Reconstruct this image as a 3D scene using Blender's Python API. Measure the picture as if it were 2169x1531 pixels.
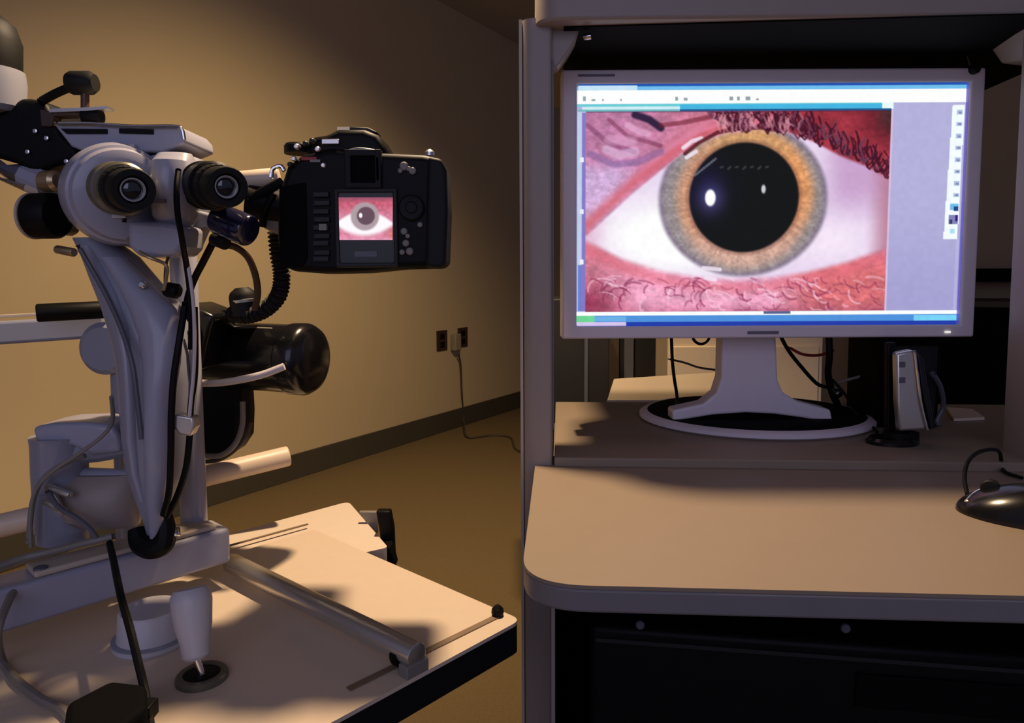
import bpy, bmesh, math, random
import numpy as np
from mathutils import Vector, Matrix
random.seed(4)
for o in list(bpy.data.objects): bpy.data.objects.remove(o)
S = bpy.context.scene
COL = S.collection
# ------------------------------------------------------------------ camera
W, H, FPX = 2169, 1531, 1500.0
EYE = Vector((0, 0, .96)); PITCH = math.radians(4.5); ROLL = math.radians(-0.3); HOR = 586.0
CY = HOR + FPX * math.tan(PITCH); CX = W / 2
cd = bpy.data.cameras.new('camera'); cam = bpy.data.objects.new('camera', cd); COL.objects.link(cam)
cd.sensor_width = 36; cd.lens = 36 * FPX / W; cd.clip_start = .02; cd.clip_end = 60
cd.shift_y = (CY - H / 2) / W
RM = Matrix.Rotation(math.pi/2 - PITCH, 3, 'X') @ Matrix.Rotation(ROLL, 3, 'Z')
cam.matrix_world = Matrix.Translation(EYE) @ RM.to_4x4()
S.camera = cam
# ------------------------------------------------------------------ view, world, lamps
S.view_settings.view_transform = 'Standard'; S.view_settings.look = 'None'
S.view_settings.gamma = 1; S.view_settings.use_curve_mapping = False; S.view_settings.exposure = 0.0
wd = bpy.data.worlds.new('world'); S.world = wd; wd.use_nodes = True
wd.node_tree.nodes['Background'].inputs[0].default_value = (.62, .62, 1.0, 1)
wd.node_tree.nodes['Background'].inputs[1].default_value = .15
def spot(name, loc, target, power, col, angle, blend, rad):
    l = bpy.data.lights.new(name, 'SPOT'); l.energy = power; l.color = col; l.spot_size = math.radians(angle)
    l.spot_blend = blend; l.shadow_soft_size = rad
    o = bpy.data.objects.new(name, l); COL.objects.link(o); o.location = loc
    o.rotation_euler = (Vector(target) - Vector(loc)).to_track_quat('-Z', 'Y').to_euler(); return o
LAMP = (-.042, .772, 1.60); WALL_FILL = (.20, 1.60, 2.52)
spot('task_light', LAMP, (-.06, .74, .6), 45, (1.0, .72, .46), 140, .35, .022)
spot('added_wall_light', WALL_FILL, (-.95, 2.95, 0), 170, (1.0, .73, .40), 94, 1.0, .06)  # added to brighten the left wall; no such lamp is seen
al = bpy.data.lights.new('room_light', 'AREA'); al.shape = 'RECTANGLE'; al.size = 2.4; al.size_y = 1.6
al.energy = 15.0; al.color = (.66, .66, 1.0)
ao = bpy.data.objects.new('room_light', al); COL.objects.link(ao); ao.location = (-.2, -2.2, 1.7)
ao.rotation_euler = (Vector((-.1, .8, 1.0)) - ao.location).to_track_quat('-Z', 'Y').to_euler()

# ------------------------------------------------------------------ helpers
def ray(px, py):
    return (RM @ Vector(((px - CX) / FPX, -(py - CY) / FPX, -1))).normalized()
def P(px, py, Y):
    d = ray(px, py); return EYE + d * (Y / d.y)
def PZ(px, py, z):
    d = ray(px, py); return EYE + d * ((z - EYE.z) / d.z)
def mat(name, col, rough=.5, metal=0, noise=0, nscale=40, bump=0, coat=0, spec=.5):
    m = bpy.data.materials.new(name); m.use_nodes = True; nt = m.node_tree; b = nt.nodes['Principled BSDF']
    b.inputs['Base Color'].default_value = (*col, 1); b.inputs['Roughness'].default_value = rough
    b.inputs['Metallic'].default_value = metal; b.inputs['Coat Weight'].default_value = coat
    b.inputs['Specular IOR Level'].default_value = spec
    tc = nt.nodes.new('ShaderNodeTexCoord'); n = nt.nodes.new('ShaderNodeTexNoise'); n.inputs['Scale'].default_value = nscale
    n.inputs['Detail'].default_value = 4; nt.links.new(tc.outputs['Object'], n.inputs['Vector'])
    if noise:
        mx = nt.nodes.new('ShaderNodeMix'); mx.data_type = 'RGBA'
        mx.inputs[6].default_value = (*[c * (1 - noise) for c in col], 1); mx.inputs[7].default_value = (*[min(1, c * (1 + noise)) for c in col], 1)
        nt.links.new(n.outputs['Fac'], mx.inputs[0]); nt.links.new(mx.outputs[2], b.inputs['Base Color'])
    if bump:
        bp = nt.nodes.new('ShaderNodeBump'); bp.inputs['Strength'].default_value = bump; bp.inputs['Distance'].default_value = .002
        nt.links.new(n.outputs['Fac'], bp.inputs['Height']); nt.links.new(bp.outputs[0], b.inputs['Normal'])
    return m
def emit_attr(name, strength=1.0):
    m = bpy.data.materials.new(name); m.use_nodes = True; nt = m.node_tree; nt.nodes.clear()
    a = nt.nodes.new('ShaderNodeAttribute'); a.attribute_name = 'picture'
    e = nt.nodes.new('ShaderNodeEmission'); e.inputs[1].default_value = strength
    o = nt.nodes.new('ShaderNodeOutputMaterial'); nt.links.new(a.outputs['Color'], e.inputs[0]); nt.links.new(e.outputs[0], o.inputs[0]); return m
def emit(name, col, s=1):
    m = bpy.data.materials.new(name); m.use_nodes = True; b = m.node_tree.nodes['Principled BSDF']
    b.inputs['Emission Color'].default_value = (*col, 1); b.inputs['Emission Strength'].default_value = s; return m
M = dict(
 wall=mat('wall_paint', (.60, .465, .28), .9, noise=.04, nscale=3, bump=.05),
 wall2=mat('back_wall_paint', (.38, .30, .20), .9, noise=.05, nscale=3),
 floor=mat('carpet', (.165, .112, .048), .95, noise=.25, nscale=180, bump=.4),
 base=mat('baseboard_vinyl', (.062, .052, .036), .6, noise=.1),
 ceil=mat('ceiling_paint', (.5, .45, .38), .9),
 grey=mat('grey_enamel', (.27, .28, .34), .38, noise=.04, nscale=20, coat=.25),
 lgrey=mat('light_grey_enamel', (.34, .345, .425), .35, noise=.03, nscale=20, coat=.25),
 dgrey=mat('dark_grey_plastic', (.10, .10, .12), .45, noise=.1),
 white=mat('white_plastic', (.56, .54, .56), .4, noise=.03),
 cream=mat('cream_laminate', (.70, .57, .43), .42, noise=.03, nscale=90),
 cream2=mat('pale_laminate', (.74, .62, .49), .5, noise=.03, nscale=90),
 slot=mat('slot_channel', (.22, .15, .09), .6, noise=.2),
 edge=mat('black_edge_band', (.008, .007, .007), .6, bump=.3, spec=.2),
 black=mat('black_plastic', (.004, .004, .004), .5, noise=.3, nscale=60, spec=.14),
 blackm=mat('matte_black', (.003, .003, .003), .8, spec=.08),
 camgrey=mat('camera_button_grey', (.018, .018, .018), .5, spec=.3),
 rubber=mat('black_rubber', (.007, .007, .007), .6, bump=.2, spec=.25),
 glossb=mat('glossy_black', (.005, .005, .006), .22, coat=.15, spec=.4),
 lens=mat('lens_glass', (.01, .012, .018), .05, coat=1),
 chrome=mat('chrome', (.75, .73, .70), .18, metal=1),
 alu=mat('brushed_aluminium', (.62, .60, .56), .32, metal=.85, noise=.08),
 brass=mat('bronze_metal', (.50, .38, .22), .3, metal=.8),
 olive=mat('bronze_ring', (.16, .15, .10), .35, metal=.4),
 cart=mat('cart_grey', (.30, .25, .22), .45, noise=.05, nscale=30),
 cartb=mat('cart_beige_edge', (.50, .42, .33), .5, noise=.05),
 shelf=mat('shelf_laminate', (.27, .208, .145), .5, noise=.03, nscale=60),
 shelfe=mat('shelf_edge_band', (.20, .18, .18), .5, noise=.08),
 bezel=mat('monitor_silver', (.72, .64, .68), .4, noise=.03),
 cab=mat('cable_grey', (.22, .20, .17), .5),
 cabw=mat('cable_white', (.60, .55, .55), .4),
 box=mat('beige_box', (.72, .58, .40), .6, noise=.1, nscale=12),
 outlet=mat('brown_outlet', (.045, .022, .014), .4),
 adapter=mat('adapter_beige', (.30, .26, .17), .5),
 book=mat('rack_black', (.010, .009, .008), .6, noise=.2),
 strip=mat('rack_brown', (.07, .05, .035), .6, noise=.2),
 olivep=mat('olive_paint', (.07, .06, .035), .7),
 mark=mat('dark_print', (.14, .12, .16), .5),
 red=mat('red_mark', (.35, .02, .02), .5),
)
def link(name, bm, m, parent=None, smooth=True, bev=0, seg=3, sub=0, ang=35):
    bmesh.ops.recalc_face_normals(bm, faces=bm.faces)
    me = bpy.data.meshes.new(name); bm.to_mesh(me); bm.free()
    c = Vector((0, 0, 0))
    for v in me.vertices: c += v.co
    c /= max(1, len(me.vertices))
    if parent is None:
        zmin = min(v.co.z for v in me.vertices); c.z = zmin
        me.transform(Matrix.Translation(-c)); loc = c
    else:
        loc = None
    me.materials.append(M[m] if isinstance(m, str) else m)
    o = bpy.data.objects.new(name, me); COL.objects.link(o)
    if parent is None: o.location = loc
    else:
        o.parent = parent
        b = parent
        off = Vector((0, 0, 0))
        while b is not None: off += b.location; b = b.parent
        me.transform(Matrix.Translation(-off))
    if smooth:
        for p in me.polygons: p.use_smooth = True
        if hasattr(me, 'set_sharp_from_angle'): me.set_sharp_from_angle(angle=math.radians(ang))
    if bev:
        md = o.modifiers.new('bevel', 'BEVEL'); md.width = bev; md.segments = seg; md.limit_method = 'ANGLE'; md.angle_limit = math.radians(40); md.harden_normals = False
    if sub:
        md = o.modifiers.new('subdivision', 'SUBSURF'); md.levels = sub; md.render_levels = sub
    return o
def tag(o, label, cat=None, group=None, kind=None):
    if label: o['label'] = label
    if cat: o['category'] = cat
    if group: o['group'] = group
    if kind: o['kind'] = kind
    return o
def thing(name, loc, label, cat, group=None):
    o = bpy.data.objects.new(name, None); COL.objects.link(o); o.location = loc; o.empty_display_size = .02
    return tag(o, label, cat, group)
def struct(name, bm, m, **k):
    o = link(name, bm, m, **k); o['kind'] = 'structure'; return o
V = Vector
EX, EY, EZ = V((1,0,0)), V((0,1,0)), V((0,0,1))
def box(bm, c, hx, hy, hz, ax=(EX, EY, EZ)):
    c = V(c); vs = []
    for s in ((-1,-1,-1),(1,-1,-1),(1,1,-1),(-1,1,-1),(-1,-1,1),(1,-1,1),(1,1,1),(-1,1,1)):
        vs.append(bm.verts.new(c + ax[0]*hx*s[0] + ax[1]*hy*s[1] + ax[2]*hz*s[2]))
    for f in ((0,3,2,1),(4,5,6,7),(0,1,5,4),(1,2,6,5),(2,3,7,6),(3,0,4,7)): bm.faces.new([vs[i] for i in f])
    return bm
def nb(): return bmesh.new()
def frame_of(d, up=EZ):
    d = d.normalized()
    if abs(d.dot(up)) > .98: up = EY
    x = d.cross(up).normalized(); y = x.cross(d).normalized(); return x, y
def lathe(bm, c, axis, prof, n=40, sx=1, sy=1, up=EZ, caps=True):
    """prof: list of (along axis, radius)"""
    c = V(c); axis = V(axis).normalized(); x, y = frame_of(axis, up); rings = []
    for t, r in prof:
        if r < 1e-6: rings.append([bm.verts.new(c + axis*t)])
        else: rings.append([bm.verts.new(c + axis*t + x*(r*sx*math.cos(2*math.pi*i/n)) + y*(r*sy*math.sin(2*math.pi*i/n))) for i in range(n)])
    for a, b in zip(rings, rings[1:]):
        for i in range(n):
            j = (i+1) % n
            if len(a) == 1 and len(b) == 1: continue
            if len(a) == 1: bm.faces.new((a[0], b[i], b[j]))
            elif len(b) == 1: bm.faces.new((a[i], a[j], b[0]))
            else: bm.faces.new((a[i], a[j], b[j], b[i]))
    if caps and len(rings[0]) > 1: bm.faces.new(rings[0])
    if caps and len(rings[-1]) > 1: bm.faces.new(rings[-1])
    return bm
def cyl(bm, a, b, r, r2=None, ch=.0, n=32):
    a = V(a); b = V(b); L = (b-a).length; r2 = r if r2 is None else r2
    if ch: prof = [(0, 0), (0, r-ch), (ch*.3, r-ch*.3), (ch, r), (L-ch, r2), (L-ch*.3, r2-ch*.3), (L, r2-ch), (L, 0)]
    else: prof = [(0, r), (L, r2)]
    return lathe(bm, a, b-a, prof, n)
def smooth_path(pts, k=8):
    pts = [V(p) for p in pts]; out = []
    q = [pts[0]*2-pts[1]] + pts + [pts[-1]*2-pts[-2]]
    for i in range(1, len(q)-2):
        p0, p1, p2, p3 = q[i-1:i+3]
        for s in range(k):
            t = s/k
            out.append(.5*((2*p1)+(p2-p0)*t+(2*p0-5*p1+4*p2-p3)*t*t+(-p0+3*p1-3*p2+p3)*t**3))
    out.append(pts[-1]); return out
def tube(bm, pts, r, n=10, k=8, sm=True, rad=None, flat=1.0, up=None):
    pp = smooth_path(pts, k) if sm else [V(p) for p in pts]
    N = len(pp); prev = None; rings = []
    for i, p in enumerate(pp):
        d = (pp[min(i+1, N-1)] - pp[max(i-1, 0)]).normalized()
        if prev is None: x, y = frame_of(d, up or EZ)
        else:
            x = (prev - d*prev.dot(d)).normalized(); y = d.cross(x)
        prev = x
        rr = rad(i/(N-1)) if rad else r
        rings.append([bm.verts.new(p + x*rr*math.cos(2*math.pi*j/n) + y*rr*flat*math.sin(2*math.pi*j/n)) for j in range(n)])
    for a, b in zip(rings, rings[1:]):
        for i in range(n): bm.faces.new((a[i], a[(i+1)%n], b[(i+1)%n], b[i]))
    bm.faces.new(rings[0]); bm.faces.new(rings[-1]); return bm
def loft(bm, secs, n=28, ydepth=.5, squ=2.0):
    """secs: (px_left, px_right, py, Y, depth_half) horizontal elliptical slices"""
    rings = []
    for l, r, py, Y, dh in secs:
        a = P(l, py, Y); b = P(r, py, Y); c = (a+b)/2; hw = (b.x-a.x)/2; ring = []
        for i in range(n):
            t = 2*math.pi*i/n; ct, st = math.cos(t), math.sin(t)
            ring.append(bm.verts.new(c + V((hw*math.copysign(abs(ct)**(2/squ), ct), dh*math.copysign(abs(st)**(2/squ), st), 0))))
        rings.append(ring)
    for a, b in zip(rings, rings[1:]):
        for i in range(n): bm.faces.new((a[i], a[(i+1)%n], b[(i+1)%n], b[i]))
    bm.faces.new(rings[0]); bm.faces.new(rings[-1]); return bm
def outline(bm, pts, Y, depth, dirv=None):
    """a plate: outline given at distance Y, running back by depth"""
    dirv = dirv or EY
    a = [bm.verts.new(P(x, y, Y)) for x, y in pts]; b = [bm.verts.new(P(x, y, Y) + dirv*depth) for x, y in pts]
    bm.faces.new(a); bm.faces.new(b[::-1]); n = len(pts)
    for i in range(n): bm.faces.new((a[i], b[i], b[(i+1)%n], a[(i+1)%n]))
    return bm
def slab(bm, poly, z0, z1):
    a = [bm.verts.new((p[0], p[1], z0)) for p in poly]; b = [bm.verts.new((p[0], p[1], z1)) for p in poly]
    bm.faces.new(a[::-1]); bm.faces.new(b); n = len(poly)
    for i in range(n): bm.faces.new((a[i], a[(i+1)%n], b[(i+1)%n], b[i]))
    return bm
def round_poly(poly, r, k=8):
    out = []; n = len(poly)
    for i in range(n):
        p = V(poly[i][:2]); a = V(poly[i-1][:2]); b = V(poly[(i+1)%n][:2])
        rr = r[i] if isinstance(r, (list, tuple)) else r
        if rr <= 0: out.append(p); continue
        da = (a-p).normalized(); db = (b-p).normalized()
        for s in range(k+1):
            t = s/k; out.append((p+da*rr)*(1-t)**2 + p*2*t*(1-t) + (p+db*rr)*t*t)
    return out
def single(name, bm, m, label, cat, group=None, **k): return tag(link(name, bm, m, **k), label, cat, group)

# ------------------------------------------------------------------ room
wd1 = V((.515, .857, 0)).normalized(); wn = V((.857, -.515, 0)).normalized()
WA = PZ(850, 942, 0)
def wpt(t, z=0, off=0): return WA + wd1*t + wn*off + EZ*z
TC = 1.55
ax_w = (wd1, wn, EZ)
struct('floor', box(nb(), (1.0, 2.2, -.03), 4.6, 4.6, .03), 'floor', smooth=False)
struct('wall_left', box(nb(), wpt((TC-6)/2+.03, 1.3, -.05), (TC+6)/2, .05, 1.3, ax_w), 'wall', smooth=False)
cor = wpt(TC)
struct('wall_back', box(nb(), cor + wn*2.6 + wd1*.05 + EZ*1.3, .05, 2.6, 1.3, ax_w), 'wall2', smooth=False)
struct('baseboard_left', box(nb(), wpt((TC-6)/2, .06, .006), (TC+6)/2, .006, .06, ax_w), 'base', bev=.003)
struct('baseboard_back', box(nb(), cor + wn*2.6 - wd1*.006 + EZ*.05, .006, 2.6, .05, ax_w), 'base', bev=.003)
struct('ceiling', box(nb(), (.4, 3.2, 2.63), 4.0, 3.6, .03), 'ceil', smooth=False)
# pendant lamp over the desk area and a spotlight added to brighten the wall, both above the frame
pd = thing('pendant_lamp', (LAMP[0], LAMP[1], LAMP[2]-.01), 'dark pendant lamp hanging above the slit lamp and the cart', 'lamp')
link('lamp_shade', lathe(nb(), (LAMP[0], LAMP[1], LAMP[2]-.012), EZ, [(0,.095),(.07,.040),(.10,.028),(.105,.012),(.103,.012),(.097,.026),(.068,.038),(.001,.092),(0,.095)], 48, caps=False), 'dgrey', pd)
link('lamp_cord', cyl(nb(), (LAMP[0], LAMP[1], LAMP[2]+.09), (LAMP[0], LAMP[1], 2.6), .003, n=8), 'black', pd)
lt = thing('added_spotlight', (WALL_FILL[0], WALL_FILL[1], 2.58), 'added unseen ceiling spotlight brightening the left wall', 'ceiling light')
link('trim_ring', lathe(nb(), (WALL_FILL[0], WALL_FILL[1], 2.6), (0,0,-1), [(0,.085),(.010,.085),(.012,.08),(.010,.072),(0,.072)], caps=False), 'white', lt)

# outlets
def wall_at(px, py):
    d = ray(px, py); n = wn; t = (WA - EYE).dot(n) / d.dot(n); return EYE + d*t
for k, (px, py, lab) in enumerate(((935, 721, 'dark brown wall outlet left of the plugged in adapter'), (979, 714, 'dark brown wall outlet right of the plugged in adapter'))):
    c = wall_at(px, py); t = thing('wall_outlet', c, lab, 'outlet', 'wall outlets')
    link('cover_plate', box(nb(), c + wn*.004, .052, .004, .062, ax_w), 'outlet', t, bev=.002)
    for s in (-1, 1): link('socket', box(nb(), c + wn*.009 + EZ*s*.026, .02, .002, .017, ax_w), 'black', t, bev=.001)
c = wall_at(958, 724)
ad = thing('plug_adapter', c, 'beige plug adapter between the two brown outlets', 'power adapter')
link('adapter_body', box(nb(), c + wn*.03, .030, .02, .052, ax_w), 'adapter', ad, bev=.006)
pts = [wall_at(962, 750) + wn*.03, wall_at(970, 770) + wn*.02, wall_at(975, 830)+wn*.012, wall_at(977, 890)+wn*.02]
pts += [PZ(990, 925, .01), PZ(1040, 922, .006), PZ(1080, 926, .006), PZ(1092, 950, .006), PZ(1125, 965, .006)]
link('cord', tube(nb(), pts, .006), 'strip', ad)

# ------------------------------------------------------------------ cart
A = math.radians(3.8); O = PZ(1102, 1243, .76); O.z = 0
ux = V((math.cos(A), -math.sin(A), 0)); uy = V((math.sin(A), math.cos(A), 0)); axc = (ux, uy, EZ)
def L(u, v, z=0): return O + ux*u + uy*v + EZ*z
def lbox(bm, u0, u1, v0, v1, z0, z1): return box(bm, L((u0+u1)/2, (v0+v1)/2, (z0+z1)/2), (u1-u0)/2, (v1-v0)/2, (z1-z0)/2, axc)
RS = .771
ct = thing('computer_cart', L(.25, .35, 0), 'beige and grey computer cart with posts and shelves at right holding the monitor', 'cart')
tray = round_poly([L(0, 0), L(.515, 0), L(.515, .33), L(.0, .33)], [.045, .045, 0, 0], 12)
link('work_surface', slab(nb(), tray, .7595, .762), 'shelf', ct, smooth=False)
link('surface_edge_band', slab(nb(), tray, .7435, .7595), 'shelfe', ct, bev=.002)
link('rear_shelf', lbox(nb(), .020, .72, .288, .62, RS-.011, RS), 'shelf', ct, bev=.0015)
PU = .0115
def post(u0, u1, v0, v1, z0, z1, nm='post'):
    r = (v1-v0)/2
    poly = round_poly([L(u0, v0), L(u1, v0), L(u1, v1), L(u0, v1)], [.012, .004, .004, .004], 6)
    return link(nm, slab(nb(), poly, z0, z1), 'cart', ct)
PT = P(1150, 58, .76).z
post(-.0125, .018, .290, .34, .06, PT); post(.500, .54, .290, .34, .06, PT+.012)
link('post_edge_strip', lbox(nb(), -.0155, -.0125, .296, .334, .06, PT+.001), 'cartb', ct)
link('post_edge_strip', lbox(nb(), .018, .0195, .292, .30, .80, PT-.04), 'dgrey', ct)
UZ = P(1400, 40, .712).z
ush = round_poly([V((.0240,.712,0)), V((.62,.704,0)), V((.64,1.06,0)), V((.036,1.08,0))], [.03, .02, .01, .01], 8)
link('upper_shelf', slab(nb(), ush, UZ, UZ+.055), 'cart', ct, bev=.003)
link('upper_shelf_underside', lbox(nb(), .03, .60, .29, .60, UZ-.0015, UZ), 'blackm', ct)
for s, u, dr in ((1, .018, 1), (-1, .522, -1)):
    bm = nb(); tri = [(u-.028*s, PT-.001), (u+.030*s, PT-.001), (u+.024*s, PT-.02), (u+.006*s, PT-.045), (u-.028*s, PT-.05)]
    a = [bm.verts.new(L(q[0], .30, q[1])) for q in tri]; b = [bm.verts.new(L(q[0], .40, q[1]+.02)) for q in tri]
    bm.faces.new(a); bm.faces.new(b[::-1])
    for i in range(5): bm.faces.new((a[i], b[i], b[(i+1)%5], a[(i+1)%5]))
    br = link('shelf_bracket', bm, 'cart', ct, bev=.002)
    link('bracket_screw', cyl(nb(), L(u+.038*s, .302, PT-.002), L(u+.052*s, .30, PT-.001), .004, ch=.001), 'chrome', br)
    link('bracket_screw', cyl(nb(), L(u+.032*s, .302, PT-.016), L(u+.040*s, .30, PT-.016), .003, ch=.001), 'chrome', br)
link('lower_panel', lbox(nb(), .0185, .0215, .14, .60, .10, .742), 'cart', ct)
link('lower_panel', lbox(nb(), .505, .51, .14, .60, .10, .742), 'cart', ct)
link('rear_lower_panel', lbox(nb(), .0215, .505, .58, .60, .10, .742), 'blackm', ct)
link('lower_shelf', lbox(nb(), .0215, .505, .14, .58, .28, .30), 'blackm', ct)
for u in (.0, .5):
    for v in (.18, .55):
        link('caster', lathe(nb(), L(u-.012, v, .03), ux, [(0,0),(0,.026),(.003,.03),(.021,.03),(.024,.026),(.024,0)]), 'black', ct)
        link('foot_rail', lbox(nb(), u-.018, u+.018, v-.03, v+.03, .058, .10), 'cart', ct, bev=.003)
# black case on the lower shelf
cc = L(.262, .27, 0); ca = math.radians(9); cx_ = V((math.cos(ca), -math.sin(ca)*1.0, 0)); cy_ = V((math.sin(ca), math.cos(ca), 0)); axk = (cx_, cy_, EZ)
kt = thing('computer_case', V((cc.x, cc.y, .30)), 'black computer case lying on the lower shelf of the cart', 'computer')
link('case_body', box(nb(), V((cc.x, cc.y, .47)), .20, .10, .17, axk), 'black', kt, bev=.006)
fc = V((cc.x, cc.y, 0)) - cy_*.1015
link('front_trim', box(nb(), fc + EZ*.628 , .195, .0015, .0018, axk), 'camgrey', kt)
for du, z in ((-.155, .645), (.02, .655)): link('power_button', lathe(nb(), fc + cx_*du + EZ*z, -cy_, [(0,.004),(.002,.004),(.003,.003),(.003,0)], 20), 'dgrey', kt)
link('drive_bay', box(nb(), fc + cx_*.1 + EZ*.60 - cy_*.0005, .07, .0015, .015, axk), 'blackm', kt, bev=.001)

# ------------------------------------------------------------------ screen pictures
def s2l(c):
    c = np.clip(c, 0, 1); return np.where(c <= .04045, c/12.92, ((c+.055)/1.055)**2.4)
rng = np.random.RandomState(7)
def vnoise(X, Y, sx, sy, seed):
    r = np.random.RandomState(seed); g = r.rand(260, 260)
    x = X/sx; y = Y/sy; xi = np.floor(x).astype(int); yi = np.floor(y).astype(int); fx = x-xi; fy = y-yi
    fx = fx*fx*(3-2*fx); fy = fy*fy*(3-2*fy); m = lambda a: a % 260
    return (g[m(yi), m(xi)]*(1-fx)+g[m(yi), m(xi+1)]*fx)*(1-fy) + (g[m(yi+1), m(xi)]*(1-fx)+g[m(yi+1), m(xi+1)]*fx)*fy
def mixc(a, b, t): return a*(1-t[..., None]) + np.asarray(b)*t[..., None]
def sm(x, a, b): t = np.clip((x-a)/(b-a), 0, 1); return t*t*(3-2*t)
def stroke(img, X, Y, pts, w, col, al=1.0):
    pts = np.array(pts, float)
    x0, x1 = pts[:,0].min()-w*2, pts[:,0].max()+w*2; y0, y1 = pts[:,1].min()-w*2, pts[:,1].max()+w*2
    mk = (X >= x0) & (X <= x1) & (Y >= y0) & (Y <= y1)
    if not mk.any(): return
    xs = X[mk]; ys = Y[mk]; d = np.full(xs.shape, 1e9)
    for a, b in zip(pts, pts[1:]):
        ab = b-a; t = np.clip(((xs-a[0])*ab[0]+(ys-a[1])*ab[1])/max(1e-6, (ab**2).sum()), 0, 1)
        d = np.minimum(d, np.hypot(xs-a[0]-t*ab[0], ys-a[1]-t*ab[1]))
    k = (1-sm(d, w*.5, w*1.2))*al
    img[mk] = img[mk]*(1-k[:, None]) + np.array(col)[None]*k[:, None]
def c8(r, g, b): return np.array([r, g, b])/255.
def eye_picture(X, Y, rough=False):
    """close up of an eye; X, Y run over 1240..1886 x 233..662"""
    n1 = vnoise(X, Y, 40, 26, 1); n2 = vnoise(X, Y, 11, 7, 2); n3 = vnoise(X, Y, 5, 4, 3)
    img = np.zeros(X.shape+(3,)) + c8(205, 120, 140)
    # skin: upper left mauve, upper right red, lower pink
    up = Y < 430
    img = mixc(img, c8(196, 128, 168), sm(1560-X, 0, 260)*sm(430-Y, -60, 40))
    img = mixc(img, c8(206, 172, 214), sm(1400-X, 0, 110)*sm(Y, 325, 370)*sm(520-Y, 0, 60))
    img = mixc(img, c8(158, 52, 66), sm(X, 1560, 1700)*sm(400-Y, 0, 80))
    img = mixc(img, c8(90, 30, 40), sm(X, 1780, 1890)*sm(330-Y, 0, 70)*.8)
    img = mixc(img, c8(60, 45, 45), sm(X, 1840, 1886)*sm(300-Y, 0, 60)*.8)
    img = mixc(img, c8(238, 166, 196), sm(Y, 520, 600)*(1-sm(np.abs(X-1520), 120, 330)))
    img = mixc(img, c8(214, 112, 118), sm(Y, 520, 570)*sm(X, 1620, 1760))
    img = mixc(img, c8(150, 52, 84), sm(Y, 560, 660)*sm(1360-X, 0, 120))
    img = mixc(img, c8(176, 92, 120), sm(Y, 635, 665)*.5+0*X)
    img = img*(1+((n1-.5)*.16+(n2-.5)*.16+(n3-.5)*.12)[..., None])
    # red rim of the upper lid, running to the corner at left
    lx = [1236, 1270, 1340, 1400, 1450, 1500, 1545, 1600, 1660, 1720, 1780, 1840, 1890]
    ly = [500, 470, 405, 356, 318, 290, 276, 268, 274, 294, 326, 350, 380]
    U = np.interp(X, lx, ly)
    bx = [1236, 1270, 1320, 1400, 1480, 1560, 1640, 1720, 1800, 1890]
    by = [508, 524, 550, 576, 590, 596, 592, 580, 560, 528]
    B = np.interp(X, bx, by)
    rim = np.exp(-((Y-(U-20))/20.)**2)*(X < 1560)
    img = mixc(img, c8(214, 96, 108), rim*.75)
    rim2 = np.exp(-((Y-(U-32))/9.)**2)*sm(1500-X, -60, 20)*sm(X, 1330, 1400)
    img = mixc(img, c8(222, 138, 172), rim2*.7)
    img = mixc(img, c8(226, 110, 128), np.exp(-((Y-(B+14))/14.)**2)*.55)
    # fold creases at left
    for pts, w, col, al in (([(1245,262),(1290,300),(1345,318)], 6, (120,60,100), .5), ([(1290,250),(1330,285),(1400,305)], 5, (120,50,80), .5),
        ([(1345,240),(1375,250),(1400,268)], 9, (45,32,60), .95), ([(1400,262),(1440,258),(1520,242)], 6, (110,34,50), .6), ([(1250,322),(1300,344),(1350,340),(1400,318)], 9, (120,94,150), .5),
        ([(1330,262),(1355,276),(1372,280)], 8, (236,180,216), .6), ([(1285,312),(1310,324),(1345,318)], 11, (226,196,230), .55), ([(1290,292),(1340,296)], 12, (222,170,204), .45),
        ([(1440,300),(1480,276),(1520,262)], 5, (222,130,156), .7)):
        stroke(img, X, Y, pts, w, c8(*col), al)
    # white of the eye
    inside = sm(Y-U, -3, 7)*sm(B-Y, -5, 12)
    scl = np.zeros_like(img) + c8(232, 214, 240)
    scl = mixc(scl, c8(255, 255, 255), np.clip(np.exp(-(((X-1430)/150.)**2+((Y-500)/75.)**2))*1.5, 0, 1))
    scl = mixc(scl, c8(202, 164, 206), sm(X, 1720, 1800)*sm(440-Y, -60, 60))
    scl = mixc(scl, c8(246, 230, 248), np.clip(np.exp(-(((X-1760)/90.)**2+((Y-510)/45.)**2))*1.1, 0, 1))
    scl = mixc(scl, c8(184, 126, 150), sm(X, 1835, 1890)*.9)
    scl = mixc(scl, c8(222, 170, 200), sm(1300-X, 0, 55)*.6)
    img = img*(1-inside[..., None]) + scl*inside[..., None]
    # iris
    dx = X-1577; dy = Y-420; rr = np.hypot(dx/181., dy/166.); th = np.arctan2(dy, dx)
    ir = np.zeros_like(img) + c8(150, 140, 142)
    pr = np.hypot(X-1579, Y-416)
    ir = mixc(ir, c8(206, 152, 122), 1-sm(pr, 126, 160))
    ir = mixc(ir, c8(226, 156, 100), (1-sm(pr, 125, 165))*sm(np.cos(th+.7), .2, 1.))
    ir = mixc(ir, c8(204, 158, 108), (1-sm(pr, 118, 160))*sm(np.cos(th+1.5), .6, 1.))
    ir = mixc(ir, c8(208, 172, 160), (1-sm(pr, 130, 170))*sm(np.sin(th), .3, 1.)*.8)
    spk = vnoise(th*60+300, pr, 2.2, 26, 5); ir = ir*(1+((spk-.5)*.16+(n3-.5)*.18)[..., None])
    ir = mixc(ir, c8(108, 88, 132), sm(rr, .90, 1.0)*.5)
    im = (1-sm(rr, .955, 1.03))*sm(Y-U, -2, 6)
    img = img*(1-im[..., None]) + ir*im[..., None]
    # pupil
    pm = 1-sm(pr, 114, 121)
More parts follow.
